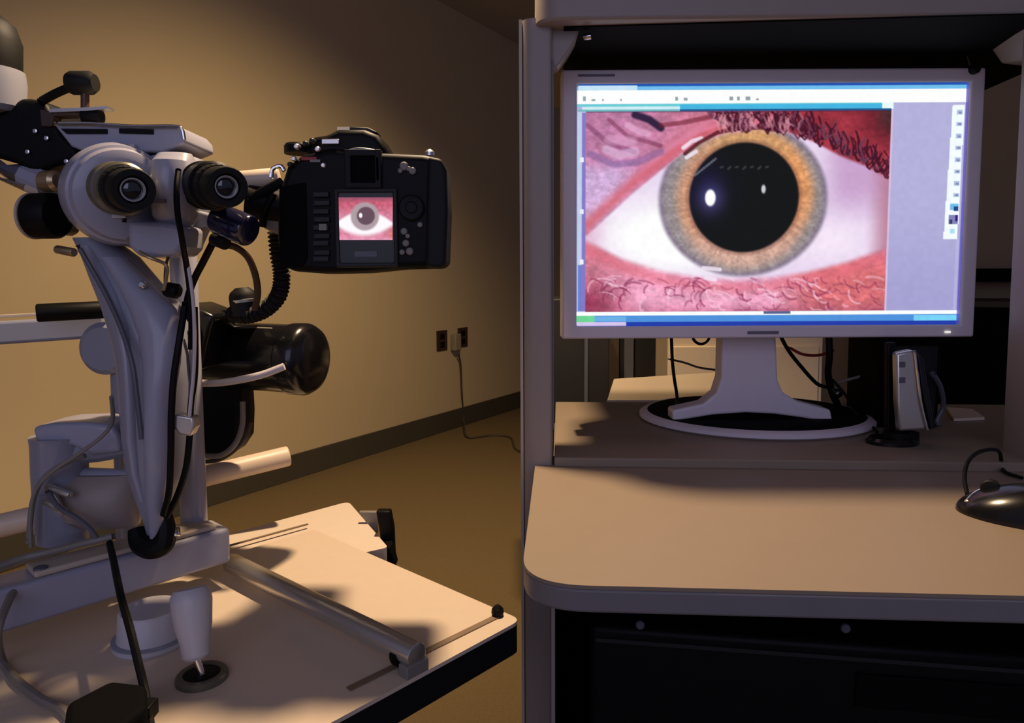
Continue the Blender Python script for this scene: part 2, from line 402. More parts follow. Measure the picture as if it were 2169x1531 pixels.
    pup = np.zeros_like(img) + c8(24, 25, 27); pup = mixc(pup, c8(30, 28, 60), np.exp(-(((X-1500)/40.)**2+((Y-395)/55.)**2))*.8)
    img = img*(1-pm[..., None]) + pup*pm[..., None]
    img = mixc(img, c8(130, 80, 70), np.exp(-((pr-121)/4.)**2)*.4*im)
    img = mixc(img, c8(90, 84, 150), np.exp(-(((X-1508)/26.)**2+((Y-417)/30.)**2))*.7)
    img = mixc(img, c8(255, 255, 255), 1-sm(np.hypot((X-1507)/12., (Y-416)/19.), .75, 1.1))
    img = mixc(img, c8(200, 204, 208), 1-sm(np.hypot((X-1620)/5., (Y-398)/10.), .6, 1.2))
    for i in range(9): stroke(img, X, Y, [(1474+i*5, 368-i*4), (1477+i*5, 365-i*4)], 2.5, c8(130, 135, 150), .6)
    for i in range(7): stroke(img, X, Y, [(1528+i*16, 352+(i%2)*3), (1533+i*16, 350)], 2.2, c8(90, 95, 100), .5)
    # catch lights on the rim
    for p in ([(1448,310),(1466,296),(1486,290)], [(1455,330),(1475,318)], [(1495,566),(1530,570)], [(1500,588),(1520,592)]): stroke(img, X, Y, p, 5, c8(244, 232, 248), .85)
    # dark lid line over the iris
    stroke(img, X, Y, [(1452,322),(1480,300),(1520,278),(1560,270),(1610,268),(1650,274)], 5, c8(84, 26, 34), .85)
    r = np.random.RandomState(11)
    if not rough:
        for i in range(150):                        # upper lashes
            x = r.uniform(1505, 1884); b = np.interp(x, lx, ly)-r.uniform(0, 26) if x > 1540 else 262-r.uniform(0, 18)
            ln = r.uniform(18, 42)*(.7 if x < 1680 else 1); k = r.choice([-1, 1])*r.uniform(3, 12)
            pts = [(x, b-ln), (x+k, b-ln*.5), (x+k*.4+4, b+4), (x+8+k*.3, b+r.uniform(2, 12)), (x+15, b-r.uniform(-4, 8))]
            stroke(img, X, Y, [(a, max(236, c)) for a, c in pts], r.uniform(1.6, 2.8), c8(70, 22, 40) if r.rand() < .6 else c8(112, 60, 84), .85)
        for i in range(45):
            x = r.uniform(1510, 1700); y = r.uniform(238, 262)
            stroke(img, X, Y, [(x, y), (x+r.uniform(-8, 8), y+12), (x+r.uniform(-4, 10), y+20)], 2.6, c8(220, 150, 166), .45)
        for i in range(190):                        # curling lower lashes and skin lines
            x = r.uniform(1246, 1880); y = r.uniform(592, 650) if x < 1600 else r.uniform(580, 650)
            if r.rand() < .55: R_ = r.uniform(8, 26); a0 = r.uniform(2.2, 3.6); a1_ = a0 + r.uniform(1.0, 2.2)*(1 if x < 1520 else -1)
            else: R_ = r.uniform(26, 70); a0 = r.uniform(4.3, 5.0); a1_ = a0 + r.uniform(.4, .8)
            pts = [(x+R_*math.cos(a0+(a1_-a0)*k/6.), min(658, y+R_*math.sin(a0+(a1_-a0)*k/6.)+(20 if R_ > 26 else 0))) for k in range(7)]
            if min(p[1] for p in pts) < 583: continue
            col = c8(140, 52, 88) if r.rand() < .6 else c8(255, 214, 234)
            stroke(img, X, Y, pts, r.uniform(1.6, 3.0), col, r.uniform(.25, .6))
    return np.clip(img, 0, 1)
def desktop_picture(X, Y):
    img = np.zeros(X.shape+(3,)) + c8(180, 178, 220)
    img = mixc(img, c8(160, 156, 208), sm(Y, 400, 660)*.7)
    def rect(x0, x1, y0, y1, c, al=1.0):
        m = (X >= x0) & (X < x1) & (Y >= y0) & (Y < y1); img[m] = img[m]*(1-al)+np.array(c)*al
    rect(0, 3000, 0, 182, c8(36, 84, 176)); rect(0, 3000, 182, 190, c8(112, 190, 236)); rect(1225, 1350, 180, 190, c8(196, 228, 246))
    rect(0, 3000, 190, 217, c8(255, 255, 255))
    for x, w, h in ((1236,5,10),(1254,8,5),(1275,5,4),(1313,5,5),(1430,5,8),(1447,8,7),(1543,9,9),(1560,6,9),(1578,9,9),(1600,5,5)):
        rect(x, x+w, 212-h, 212, c8(120, 140, 150), .8)
    rect(0, 1884, 217, 223, c8(110, 205, 215)); rect(1234, 1440, 223, 229, c8(206, 238, 246)); rect(1440, 1866, 219, 230, c8(70, 182, 226)); rect(1866, 1890, 217, 232, c8(232, 250, 252))
    rect(1225, 1440, 229, 233, c8(110, 180, 190)); rect(1440, 1886, 229, 233, c8(36, 90, 140))
    m = (X < 1241) & (Y >= 233) & (Y < 662)
    img[m] = (mixc(img, c8(196, 216, 240), 0*X+.8))[m]; rect(1234, 1241, 235, 660, c8(120, 100, 190), .8)
    rect(1226, 1234, 560, 660, c8(90, 110, 200), .8)
    for y in (330, 440, 548): rect(1229, 1237, y, y+10, c8(235, 240, 250))
    e = (X >= 1241) & (X < 1887) & (Y >= 233) & (Y < 661)
    pic = eye_picture(X, Y); img[e] = pic[e]
    rect(1887, 1891, 233, 661, c8(214, 190, 224)); rect(1241, 1887, 233, 236, c8(60, 30, 70), .6)
    # tool palette
    m = (X > 2016-(Y-222)*.03) & (X < 2041-(Y-222)*.012) & (Y > 222) & (Y < 508); img[m] = c8(244, 252, 255)
    for i, y in enumerate(range(234, 440, 25)):
        rect(2025, 2036, y, y+9, c8(160, 176, 214), .8); rect(2028, 2034, y+3, y+7, c8(110, 116, 170), .8)
    rect(2018, 2036, 432, 446, c8(110, 190, 236)); rect(2026, 2036, 438, 448, c8(40, 70, 140)); rect(2016, 2036, 455, 476, c8(130, 130, 184)); rect(2030, 2036, 456, 470, c8(60, 30, 130)); rect(2018, 2024, 466, 476, c8(50, 60, 100)); rect(2020, 2030, 486, 496, c8(170, 226, 244))
    rect(2036-2, 2041, 508, 660, c8(190, 186, 226), .6)
    # bottom bars
    rect(0, 3000, 661, 670, c8(250, 254, 255)); rect(1625, 1685, 662, 668, c8(70, 84, 130), .9)
    rect(0, 3000, 670, 683, c8(80, 146, 220)); rect(1950, 2042, 671, 683, c8(120, 210, 246)); rect(1222, 1262, 670, 684, c8(110, 214, 150)); rect(1262, 1330, 671, 682, c8(110, 176, 232))
    rect(0, 3000, 683, 700, c8(38, 62, 170)); rect(1222, 1330, 684, 691, c8(214, 196, 236))
    rect(2043, 3000, 178, 700, c8(84, 76, 180), .75); rect(0, 1224, 178, 661, c8(120, 120, 180), .7)
    img = img*(1+(vnoise(X, Y, 9, 9, 9)-.5)[..., None]*.03)
    return np.clip(img, 0, 1)
def picture_grid(name, c00, c10, c01, nx, ny, xr, yr, fn, m, parent):
    """mesh of nx*ny cells, one colour per corner; c00 top-left, c10 top-right, c01 bottom-left (world)"""
    xs = np.linspace(xr[0], xr[1], nx+1); ys = np.linspace(yr[0], yr[1], ny+1); X, Y = np.meshgrid(xs, ys)
    col = s2l(fn(X, Y)); s = (X-xr[0])/(xr[1]-xr[0]); t = (Y-yr[0])/(yr[1]-yr[0])
    c00, c10, c01 = (np.array(c) for c in (c00, c10, c01))
    off = np.zeros(3); b = parent
    while b is not None: off += np.array(b.location); b = b.parent
    co = (c00-off)[None, None] + s[..., None]*(c10-c00) + t[..., None]*(c01-c00)
    idx = np.arange((nx+1)*(ny+1)).reshape(ny+1, nx+1)
    f = np.stack([idx[:-1, :-1], idx[1:, :-1], idx[1:, 1:], idx[:-1, 1:]], -1).reshape(-1, 4)
    me = bpy.data.meshes.new(name); me.from_pydata(co.reshape(-1, 3).tolist(), [], f.tolist())
    ca = me.color_attributes.new('picture', 'FLOAT_COLOR', 'POINT')
    ca.data.foreach_set('color', np.concatenate([col, np.ones(col.shape[:2]+(1,))], -1).reshape(-1).astype(np.float32))
    me.materials.append(m); o = bpy.data.objects.new(name, me); COL.objects.link(o); o.parent = parent; return o

# ------------------------------------------------------------------ monitor
MY = .82
tl, tr, bl, br_ = P(1190, 147, MY), P(2086, 147, MY), P(1190, 718, MY), P(2066, 720, MY)
mx = V((1, 0, 0)); mw = ((tr.x-tl.x)+(br_.x-bl.x))/2; mh = tl.z-bl.z
mc = V(((tl.x+bl.x+tr.x+br_.x)/4, MY, (tl.z+bl.z)/2))
mo = thing('monitor', V((mc.x, .92, RS)), 'silver widescreen monitor on the cart showing a close up of an eye', 'monitor')
def Q(px, py, dy=0):                # a spot on the monitor front, from fractions of its face
    u = (px-1190)/(2076-1190); v = (py-147)/(719-147); return V((mc.x + (u-.5)*mw, MY+dy, mc.z + (.5-v)*mh))
def ring(bm, o0, o1, i0, i1, y0, y1):
    # rectangular frame between outer and inner rectangles
    def R4(a, b, y): return [bm.verts.new(V((x, y, z))) for x, z in ((a.x, a.z), (b.x, a.z), (b.x, b.z), (a.x, b.z))]
    A0, B0 = R4(o0, o1, y0), R4(i0, i1, y0+.0); A1, B1 = R4(o0, o1, y1), R4(i0, i1, y1)
    for i in range(4):
        j = (i+1) % 4
        bm.faces.new((A0[i], A0[j], B0[j], B0[i])); bm.faces.new((A1[i], B1[i], B1[j], A1[j]))
        bm.faces.new((A0[i], A1[i], A1[j], A0[j])); bm.faces.new((B0[i], B0[j], B1[j], B1[i]))
    return bm
bz = link('bezel', ring(nb(), Q(1190,147), Q(2076,719), Q(1222,176), Q(2046,692), MY, MY+.03), 'bezel', mo, bev=.0025)
link('rear_shell', box(nb(), V((mc.x, MY+.045, mc.z)), mw*.49, .017, mh*.48), 'dgrey', mo, bev=.012)
picture_grid('screen', Q(1222,176,.004), Q(2046,176,.004), Q(1222,692,.004), 412, 258, (1222, 2048), (176, 692), desktop_picture, emit_attr('screen_picture', 1.0), mo)
link('brand_mark', box(nb(), Q(1262, 160, -.0006), .016*1.3, .0006, .0012), 'mark', mo)
link('button_row', box(nb(), Q(1622, 707, -.0008), .018, .001, .0016), 'mark', mo, bev=.0004)
link('power_light', box(nb(), Q(2018, 708, -.0008), .003, .001, .0012), emit('power_led', (.9, .9, .8), .7), mo)
nk = link('stand_neck', outline(nb(), [(1530,712),(1644,712),(1648,805),(1660,832),(1690,850),(1760,868),(1765,896),(1700,885),(1640,877),(1580,874),(1510,879),(1425,893),(1425,869),(1490,855),(1518,832),(1528,800)], .868, .03), 'bezel', mo, bev=.003)
cb = PZ(1625, 893, RS+.008); cb = V((PZ(1618, 900, RS).x, .925, RS))
link('stand_base', lathe(nb(), cb, EZ, [(0,.144),(.003,.149),(.007,.149),(.0105,.143),(.0105,0)], 72, sx=1, sy=.88), 'bezel', mo)
link('base_top_shade', lathe(nb(), cb + EZ*.0106, EZ, [(0,.1385),(.0006,.137),(.0006,0)], 72, sx=1, sy=.88), 'blackm', mo)  # matte black plate: monitor's shadow on the base put into its colour
wb = thing('webcam', Q(2048, 150, .012)+EZ*.002, 'small black clip webcam on the top right corner of the monitor', 'webcam')
link('camera_head', lathe(nb(), Q(2048, 152, -.008), EY, [(0,0),(0,.004),(.002,.0055),(.008,.0055),(.010,.003)], 24), 'black', wb)
link('antenna', cyl(nb(), Q(2046, 149, .002), Q(2042, 122, .006), .0007, n=8), 'dgrey', wb)

# things behind and beside the monitor
x0, x1 = P(1414, 800, 2.05).x, P(1742, 800, 2.05).x
bx = thing('filing_cabinet', V(((x0+x1)/2, 2.14, 0)), 'beige filing cabinet standing behind the cart, seen around the monitor neck', 'cabinet')
zt = P(1500, 700, 2.05).z
link('cabinet_body', box(nb(), ((x0+x1)/2, 2.14, zt/2), (x1-x0)/2, .09, zt/2), 'box', bx, bev=.006)
for zz in (zt-.16, zt-.42, zt-.68):
    dr = link('drawer', box(nb(), ((x0+x1)/2, 2.046, zz), (x1-x0)/2-.015, .005, .115), 'box', bx, bev=.003)
    link('handle', box(nb(), ((x0+x1)/2, 2.034, zz+.05), .06, .007, .008), 'alu', dr, bev=.002)

# black rack far behind, seen under the monitor at left
rk = thing('equipment_rack', V((.30, 1.9, 0)), 'black equipment rack behind the cart below the monitor', 'rack')
rp = [P(1150, 835, 1.9), P(1420, 835, 1.9)]
rx0, rx1 = rp[0].x, P(1290, 800, 1.9).x
link('rack_cabinet', box(nb(), ((rx0+rx1)/2, 2.05, .45), (rx1-rx0)/2, .15, .45), 'book', rk, bev=.004)
link('rack_column', cyl(nb(), (P(1242, 800, 1.88).x, 1.885, 0), (P(1242, 800, 1.88).x, 1.885, .9), .006), 'dgrey', rk)
bk = thing('bookcase', P(1350, 830, 2.3)*1.0, 'dark bookcase with brown uprights behind the cart', 'bookcase'); bk.location.z = 0
for i, (a_, b_, m_) in enumerate(((1291, 1311, 'strip'), (1322, 1342, 'dgrey'))):
    x0, x1 = P(a_, 800, 2.3).x, P(b_, 800, 2.3).x
    link('upright', box(nb(), ((x0+x1)/2, 2.32, .5), (x1-x0)/2, .02, .5), m_, bk, bev=.002)
x0, x1 = P(1291, 800, 2.36).x, P(1424, 800, 2.36).x
link('back_panel', box(nb(), ((x0+x1)/2, 2.40, .5), (x1-x0)/2, .05, .5), 'book', bk)
# low beige desk in front of the bookcase
z_ = .70; d0, d1, d2, d3 = PZ(1286, 846, z_), PZ(1520, 846, z_), PZ(1520, 788, z_), PZ(1300, 802, z_)
ds = thing('side_desk', V(((d0.x+d1.x)/2, (d0.y+d2.y)/2, 0)), 'beige side desk behind the cart in front of the dark bookcase', 'desk')
link('desk_top', slab(nb(), [d0, d1, d2, d3], z_-.025, z_), 'cream', ds, bev=.002)
for p in (d0, d1, d2, d3):
    cen = (d0+d1+d2+d3)/4; pp = p.lerp(cen, .12); link('leg', box(nb(), V((pp.x, pp.y, (z_-.025)/2)), .015, .015, (z_-.025)/2), 'dgrey', ds)
# counter far right
cw = nb(); cR = P(2120, 600, 3.5)
ctn = thing('wall_counter', V((cR.x, 3.5, 0)), 'dark counter cabinet against the back wall right of the monitor', 'cabinet')
ac = (wn, wd1, EZ); s0 = 2.75; cen = cor + wn*s0 - wd1*.28
link('cabinet_body', box(nb(), cen + EZ*.40, .42, .25, .40, ac), 'blackm', ctn, bev=.004)
link('counter_top', box(nb(), cen + EZ*.815, .44, .26, .015, ac), 'olivep', ctn, bev=.003)
hc = cen + EZ*1.0 + wd1*.1
wc = thing('wall_shelf', hc, 'black shelf above the counter right of the monitor', 'shelf')
link('shelf_board', box(nb(), cor + wn*s0 - wd1*.11 + EZ*(P(2110, 583, 3.4).z), .42, .10, .035, ac), 'blackm', wc, bev=.003)

# dark speaker standing in rear right corner of the shelf
sp = thing('loudspeaker', L(.445, .49, RS), 'black speaker standing in the dark rear right corner of the cart shelf', 'speaker')
link('speaker_case', box(nb(), L(.455, .50, RS+.055), .036, .05, .055, axc), 'blackm', sp, bev=.004)
link('speaker_grille', box(nb(), L(.455, .4495, RS+.055), .031, .002, .048, axc), 'rubber', sp, bev=.002)

# silver device on black stand
sy_ = .775
hd = thing('docking_stand', V((P(1905, 980, .76).x, .775, RS)), 'black upright stand beside the monitor base holding the silver drive', 'stand')
link('stand_foot', lathe(nb(), V((P(1903, 970, .77).x, .785, RS)), EZ, [(0,.028),(.004,.028),(.007,.024),(.007,0)], 40, sx=1, sy=.75), 'glossb', hd)
link('stand_post', loft(nb(), [(1875,1945,963,.785,.012),(1876,1946,915,.785,.011)]), 'black', hd)
link('stand_back', outline(nb(), [(1880,725),(1898,725),(1900,800),(1898,905),(1910,958),(1866,958),(1880,900)], .795, .008), 'black', hd, bev=.002)
link('side_fin', outline(nb(), [(1928,915),(1946,915),(1950,972),(1928,972)], .775, .02), 'black', hd, bev=.002)
dv = thing('external_drive', P(1940, 912, .77), 'silver external hard drive leaning upright in the black stand', 'hard drive')
link('drive_shell', outline(nb(), [(1898,748),(1936,741),(1948,790),(1955,850),(1966,910),(1905,914),(1900,850)], .765, .018, V((.25,.97,0)).normalized()), 'alu', dv, bev=.003)
link('chrome_edge', tube(nb(), [P(1937,742,.763), P(1942,790,.763), P(1950,850,.763), P(1964,911,.763)], .0013), 'chrome', dv)
link('black_side', outline(nb(), [(1941,744),(1956,760),(1968,830),(1982,905),(1970,911),(1956,845),(1948,790)], .768, .02, V((.25,.97,0)).normalized()), 'glossb', dv, bev=.002)
for y in (772, 805): link('drive_light', box(nb(), P(1911, y, .7645), .003, .001, .003), 'dgrey', dv)

# mouse
mp = PZ(2196, 1103, .762)
mq = thing('computer_mouse', mp, 'glossy black computer mouse on the right of the cart work surface', 'mouse')
ma = math.radians(38); a1 = V((math.cos(ma), -math.sin(ma), 0)); a2 = V((math.sin(ma), math.cos(ma), 0))
bm = nb(); bmesh.ops.create_uvsphere(bm, u_segments=40, v_segments=24, radius=1)
for v in bm.verts:
    x, y, z = v.co
    z = max(z, -.0); w = .031*(1-.12*x); hgt = .030*(1-.25*max(0, -x)-.15*max(0, x))
    v.co = mp + a1*(x*.056) + a2*(y*w) + EZ*(z*hgt+.0005)
link('mouse_shell', bm, 'glossb', mq)
link('side_trim', tube(nb(), [PZ(2046,1062,.772), PZ(2062,1046,.777), PZ(2082,1036,.780), PZ(2104,1029,.782)], .0014), 'chrome', mq)
link('scroll_wheel', lathe(nb(), mp - a1*.032 - a2*.004 + EZ*.0215, a2, [(0,0),(0,.006),(.001,.007),(.007,.007),(.008,.006),(.008,0)], 24), 'rubber', mq)
single('mouse_cable', tube(nb(), [PZ(2050,1052,.768), P(2043,1010,.62), P(2052,975,.63), P(2080,955,.66), P(2115,955,.69), P(2122,985,.71), PZ(2130,1000,.765), PZ(2165,1012,.765)], .0018), 'black', 'black mouse cable arching up beside the right cart post', 'cable')

# cables behind the monitor
def cable(name, pts, r, m, label, n=8): return single(name, tube(nb(), pts, r, n=n), m, label, 'cable')
cable('cable', [P(1421,690,.93), P(1424,760,.93), P(1428,800,.93), P(1434,840,.95), PZ(1432,868,RS+.02)], .0022, 'black', 'black cable hanging vertically left of the monitor neck')
cable('cable', [P(1415,760,.94), P(1450,768,.94), P(1480,778,.94), P(1520,784,.94)], .0014, 'strip', 'thin brown cable crossing left of the monitor neck')
cable('cable', [P(1470,700,.90), P(1468,716,.89), P(1478,727,.89), P(1492,727,.89), P(1502,716,.89), P(1500,700,.90)], .0018, 'black', 'small black cable loop peeking below the monitor left of its neck')
cable('cable', [P(1650,705,.92), P(1670,742,.92), P(1700,780,.93), P(1730,812,.94), P(1752,820,.95)], .0025, 'black', 'black cable slanting down right of the monitor neck')
cable('cable', [P(1755,700,.90), P(1757,750,.90), P(1754,790,.91), P(1762,830,.93), PZ(1775,858,RS+.01)], .0045, 'black', 'thick black cable hanging straight down right of the monitor neck')
cable('cable', [P(1752,820,.94), P(1790,806,.93), P(1830,795,.92), P(1862,782,.90), P(1880,765,.88)], .0020, 'cab', 'grey cable rising toward the silver drive')
cable('cable', [P(1760,800,.93), P(1790,835,.92), P(1810,870,.90), P(1836,892,.87), PZ(1858,915,RS+.004)], .0018, 'black', 'thin black cable dropping onto the shelf beside the silver drive')
cable('cable', [P(1670,735,.97), P(1700,750,.96), P(1735,752,.96), P(1765,742,.97)], .0020, 'red', 'dark red cable sagging behind the monitor right of its neck')
cable('cable', [P(1975,790,.84), P(1992,820,.85), P(1998,860,.86), P(1985,890,.86), PZ(1990,902,RS+.004)], .003, 'dgrey', 'dark grey cable curling down right of the silver drive')
t = thing('cable_connector', P(1772, 832, .93), 'small chrome cable plug behind the monitor base', 'connector')
link('plug_body', cyl(nb(), P(1765,825,.935), P(1780,836,.925), .006, ch=.001), 'chrome', t)
single('paper_scrap', slab(nb(), [PZ(2005,868,RS), PZ(2060,872,RS), PZ(2085,890,RS), PZ(2020,893,RS)], RS+.0005, RS+.004), 'cream', 'small cream paper pad at the rear right of the cart shelf', 'paper')

# ------------------------------------------------------------------ slit lamp table
TZ = .68
C0 = PZ(1104, 1312, TZ); K = PZ(664, 1121, TZ); N1 = PZ(700, 1531, TZ)
e1 = (C0-N1).normalized(); e2 = (K-C0).normalized()      # toward far right / toward far left
tb = thing('instrument_table', V((-.25, .55, 0)), 'cream topped instrument table with black edge under the slit lamp', 'table')
Tp = [C0, C0 + (K-C0)*1.0, C0 + (K-C0) - e1*.75, C0 - e1*.80]
top = round_poly(Tp, [.010, .004, 0, 0], 6)
link('table_top', slab(nb(), top, TZ-.003, TZ), 'cream', tb, smooth=False)
link('edge_band', slab(nb(), top, TZ-.026, TZ-.003), 'edge', tb, smooth=False)
rz = TZ-.004
R1 = PZ(738, 1061, rz); R2 = PZ(822, 1158, rz); e1r = (PZ(738,1061,rz)-PZ(0,1262,rz)).normalized()
rear = [R2, R1, R1 - e1r*.85, K - e1*.75 , C0 + (K-C0)*.6]
rear = round_poly([R2, R1, R1 - e1r*.85, K - e1*.75 - e2*.02, C0 + (K-C0)*.72], [.006, .012, 0, 0, 0], 6)
link('rear_leaf', slab(nb(), rear, rz-.018, rz-.0005), 'cream2', tb, smooth=False)
def strip_on(name, a, b, w, z0, z1, m, parent):
    d = (b-a).normalized(); s = V((-d.y, d.x, 0)); return link(name, slab(nb(), [a-s*w, b-s*w, b+s*w, a+s*w], z0, z1), m, parent)
strip_on('rail_slot', PZ(652,1111,TZ), PZ(430,1172,TZ), .0016, TZ+.0001, TZ+.0012, 'slot', tb)
strip_on('rail_slot', PZ(738,1461,TZ), PZ(1052,1307,TZ), .0028, TZ+.0001, TZ+.0010, 'slot', tb)
ks = PZ(1054,1304,TZ)
link('end_stop', lathe(nb(), V((ks.x, ks.y, TZ)), EZ, [(0,.0045),(.003,.0052),(.006,.0048),(.009,.002),(.009,0)], 24), 'black', tb)
link('table_column', cyl(nb(), (-.30, .62, .08), (-.30, .62, TZ-.026), .04), 'grey', tb)
link('table_foot', box(nb(), (-.27, .62, .05), .26, .05, .03, (e1, e2, EZ)), 'cream', tb, bev=.012)
link('table_foot', box(nb(), (-.27, .62, .05), .05, .26, .0299, (e1, e2, EZ)), 'cream', tb, bev=.012)
for s in (-1, 1):
    for ee in (e1, e2):
        p = V((-.27, .62, 0)) + ee*s*.23; link('caster', lathe(nb(), p - e1*.01 + EZ*.021, e1, [(0,0),(0,.018),(.003,.021),(.017,.021),(.02,.018),(.02,0)]), 'black', tb)
# black box behind the right end
bb = thing('cable_box', P(815, 1180, .80), 'black box hanging at the far right corner of the instrument table', 'box')
link('box_body', outline(nb(), [(796,1083),(826,1083),(833,1120),(836,1192),(812,1180)], .76, .012), 'black', bb, bev=.002)
link('box_foot', outline(nb(), [(786,1163),(826,1158),(838,1202),(800,1192)], .735, .02), 'blackm', bb, bev=.002)
link('grey_panel', outline(nb(), [(760,1084),(797,1084),(800,1130),(790,1130)], .80, .006), 'cab', bb, bev=.001)

# black power brick near the bottom left
pbp = [PZ(140,1480,TZ+.03), PZ(235,1432,TZ+.03), PZ(310,1440,TZ+.03), PZ(312,1490,TZ+.03), PZ(240,1545,TZ+.03), PZ(130,1560,TZ+.03)]
pb = thing('power_brick', V((sum(p.x for p in pbp)/6, sum(p.y for p in pbp)/6, TZ)), 'black power supply brick lying on the near side of the table', 'power supply')
link('brick_body', slab(nb(), pbp, TZ+.0003, TZ+.028), 'blackm', pb, bev=.004)
link('cable_socket', box(nb(), (pbp[2]+pbp[3])/2 - EZ*.012, .004, .006, .005), 'black', pb, bev=.001)

# ------------------------------------------------------------------ slit lamp
SY = .60
sl = thing('slit_lamp', V((P(340,1150,.6).x, .60, TZ)), 'grey slit lamp microscope with curved arm and two black eyepieces on the table', 'slit lamp')
# sliding base bar
z0, z1 = .703, .735
ba = PZ(490, 1186, .705); bbn = ba - e1*.42; wv = e2*.036
poly = [ba - e2*.0, ba + wv, bbn + wv, bbn]
link('sliding_base', slab(nb(), poly, z0, z1), 'lgrey', sl, bev=.003)
link('base_cap', slab(nb(), [ba + e2*.004 - e1*.01, ba + wv*.9 - e1*.01, ba - e1*.15 + wv*.9, ba - e1*.15 + e2*.004], z1, z1+.005), 'cartb', sl, bev=.002)
# roller rods
r0 = PZ(490, 1192, .694); r1 = PZ(884, 1388, .694)
link('roller_rod', cyl(nb(), r0, r1, .0088, ch=.0012), 'alu', sl)
link('roller_wheel', cyl(nb(), r1 + (r0-r1).normalized()*.012 - EZ*.004, r1 + (r0-r1).normalized()*.020 - EZ*.004, .0095, ch=.001), 'black', sl)
link('roller_foot', box(nb(), r1 - EZ*.0095 + (r0-r1).normalized()*.004, .010, .005, .0045, (e1, e2, EZ)), 'cab', sl, bev=.001)
# round puck
pk = PZ(305, 1378, TZ)
link('base_puck', lathe(nb(), V((pk.x, pk.y+.012, TZ)), EZ, [(0,.026),(.002,.0275),(.006,.0275),(.007,.0245),(.008,.024),(.026,.0225),(.028,.021),(.028,0)], 48), 'white', sl)
link('puck_ring', lathe(nb(), V((pk.x, pk.y+.012, TZ)), EZ, [(.0055,.0280),(.0065,.0280),(.0072,.0255)], 48), 'grey', sl)
# joystick
jb = PZ(428, 1437, TZ)
jd = link('joystick_base', lathe(nb(), V((jb.x, jb.y, TZ)), EZ, [(0,.0175),(.003,.0175),(.0045,.016),(.0045,.0125),(.0025,.012),(.0025,0)], 48), 'olive', sl)
link('socket', lathe(nb(), V((jb.x, jb.y, TZ+.0026)), EZ, [(0,.0118),(.001,.0118),(.0015,.009),(.0015,0)], 40), 'black', jd)
JY = jb.y; jt, jm, jl = P(403, 1246, JY+.012), P(416, 1395, JY), P(430, 1430, JY)
link('joystick_stem', cyl(nb(), jl - (jt-jl).normalized()*.004, jm, .0026), 'chrome', sl)
hgt = (jt-jm).length
link('joystick_handle', lathe(nb(), jm, jt-jm, [(0,0),(0,.0075),(.002,.0092),(.012,.0100),(hgt*.45,.0122),(hgt*.8,.0138),(hgt-.004,.0136),(hgt,.011),(hgt,0)], 48), 'white', sl)
# column
cp = P(412, 1120, .635)
link('column', lathe(nb(), V((cp.x, .635, z1)), EZ, [(0,.0115),(.245,.0115),(.248,.010)], 40), 'lgrey', sl)
# arm
arm = [(165,235,505,.600,.018),(185,288,545,.600,.022),(203,325,590,.598,.025),(226,372,645,.596,.028),(245,393,700,.594,.030),(258,404,750,.592,.031),(265,408,810,.590,.031),(268,404,870,.588,.030),(272,399,930,.586,.028),(279,392,990,.584,.025),(294,378,1045,.582,.020),(310,357,1095,.580,.014),(320,346,1140,.579,.009)]
link('microscope_arm', loft(nb(), arm, squ=2.4), 'grey', sl)
ridge = [(215,262,545,.580,.010),(250,318,600,.574,.012),(276,372,655,.568,.013),(296,385,710,.564,.013),(306,380,770,.560,.013),(308,368,840,.558,.013),(308,366,920,.557,.013),(309,364,990,.558,.012),(312,354,1060,.562,.010),(318,346,1120,.568,.008),(322,342,1152,.571,.006)]
link('arm_spine', loft(nb(), ridge), 'lgrey', sl)
rail = [(178,200,520,.585,.006),(200,226,570,.578,.006),(226,252,625,.572,.006),(248,272,690,.566,.006),(262,282,760,.562,.006),(268,288,840,.560,.006),(270,292,930,.560,.006),(280,300,1000,.562,.006),(298,314,1060,.566,.005)]
link('arm_rail', loft(nb(), rail), 'lgrey', sl)
link('arm_foot', tube(nb(), [P(345,1085,.572), P(350,1120,.570), P(345,1148,.568), P(322,1160,.566), P(296,1148,.568), P(288,1120,.572)], .0085, rad=lambda t: .0065+.003*math.sin(math.pi*t)), 'black', sl)
link('arm_screw', cyl(nb(), P(372,1118,.575), P(373,1137,.57), .0035, ch=.001), 'chrome', sl)
link('cable_clip', outline(nb(), [(358,884),(372,878),(408,884),(412,905),(402,925),(380,920),(372,910),(358,912)], .545, .012), 'alu', sl, bev=.0015)
link('arm_highlight_strip', tube(nb(), [P(402,700,.590), P(408,770,.588), P(408,850,.588), P(402,930,.586)], .0022), 'lgrey', sl)
link('arm_button', lathe(nb(), P(303,604,.562), V((0,-1,.2)), [(0,.003),(.002,.003),(.003,.002),(.003,0)], 20), 'chrome', sl)
# illumination pillar at left
pl = P(130, 1240, .60); pw = .6/1500
link('lamp_pillar', lathe(nb(), V((P(140,1200,.60).x, .60, z1)), EZ, [(0,.021),(.045,.0205),(.048,.018),(.085,.0175),(.086,0)], 40), 'grey', sl)
lp = [(80,190,1120,.600,.020),(76,185,1060,.600,.020),(72,182,1000,.600,.020),(70,180,940,.600,.020),(68,190,922,.600,.022)]
link('lamp_pillar_sleeve', loft(nb(), lp), 'grey', sl)
cpk = link('pillar_cap', outline(nb(), [(66,905),(110,897),(180,895),(238,902),(250,925),(255,958),(195,965),(150,945),(75,940)], .585, .045), 'lgrey', sl, bev=.004)
link('cap_hole', lathe(nb(), P(138,899,.60)+EZ*.0005, EZ, [(0,.010),(.0016,.010),(.0016,0)], 30, sy=.5), 'black', cpk)
link('linking_arm', tube(nb(), [P(165,955,.60), P(215,950,.60), P(275,938,.602), P(330,930,.61)], .011), 'grey', sl)
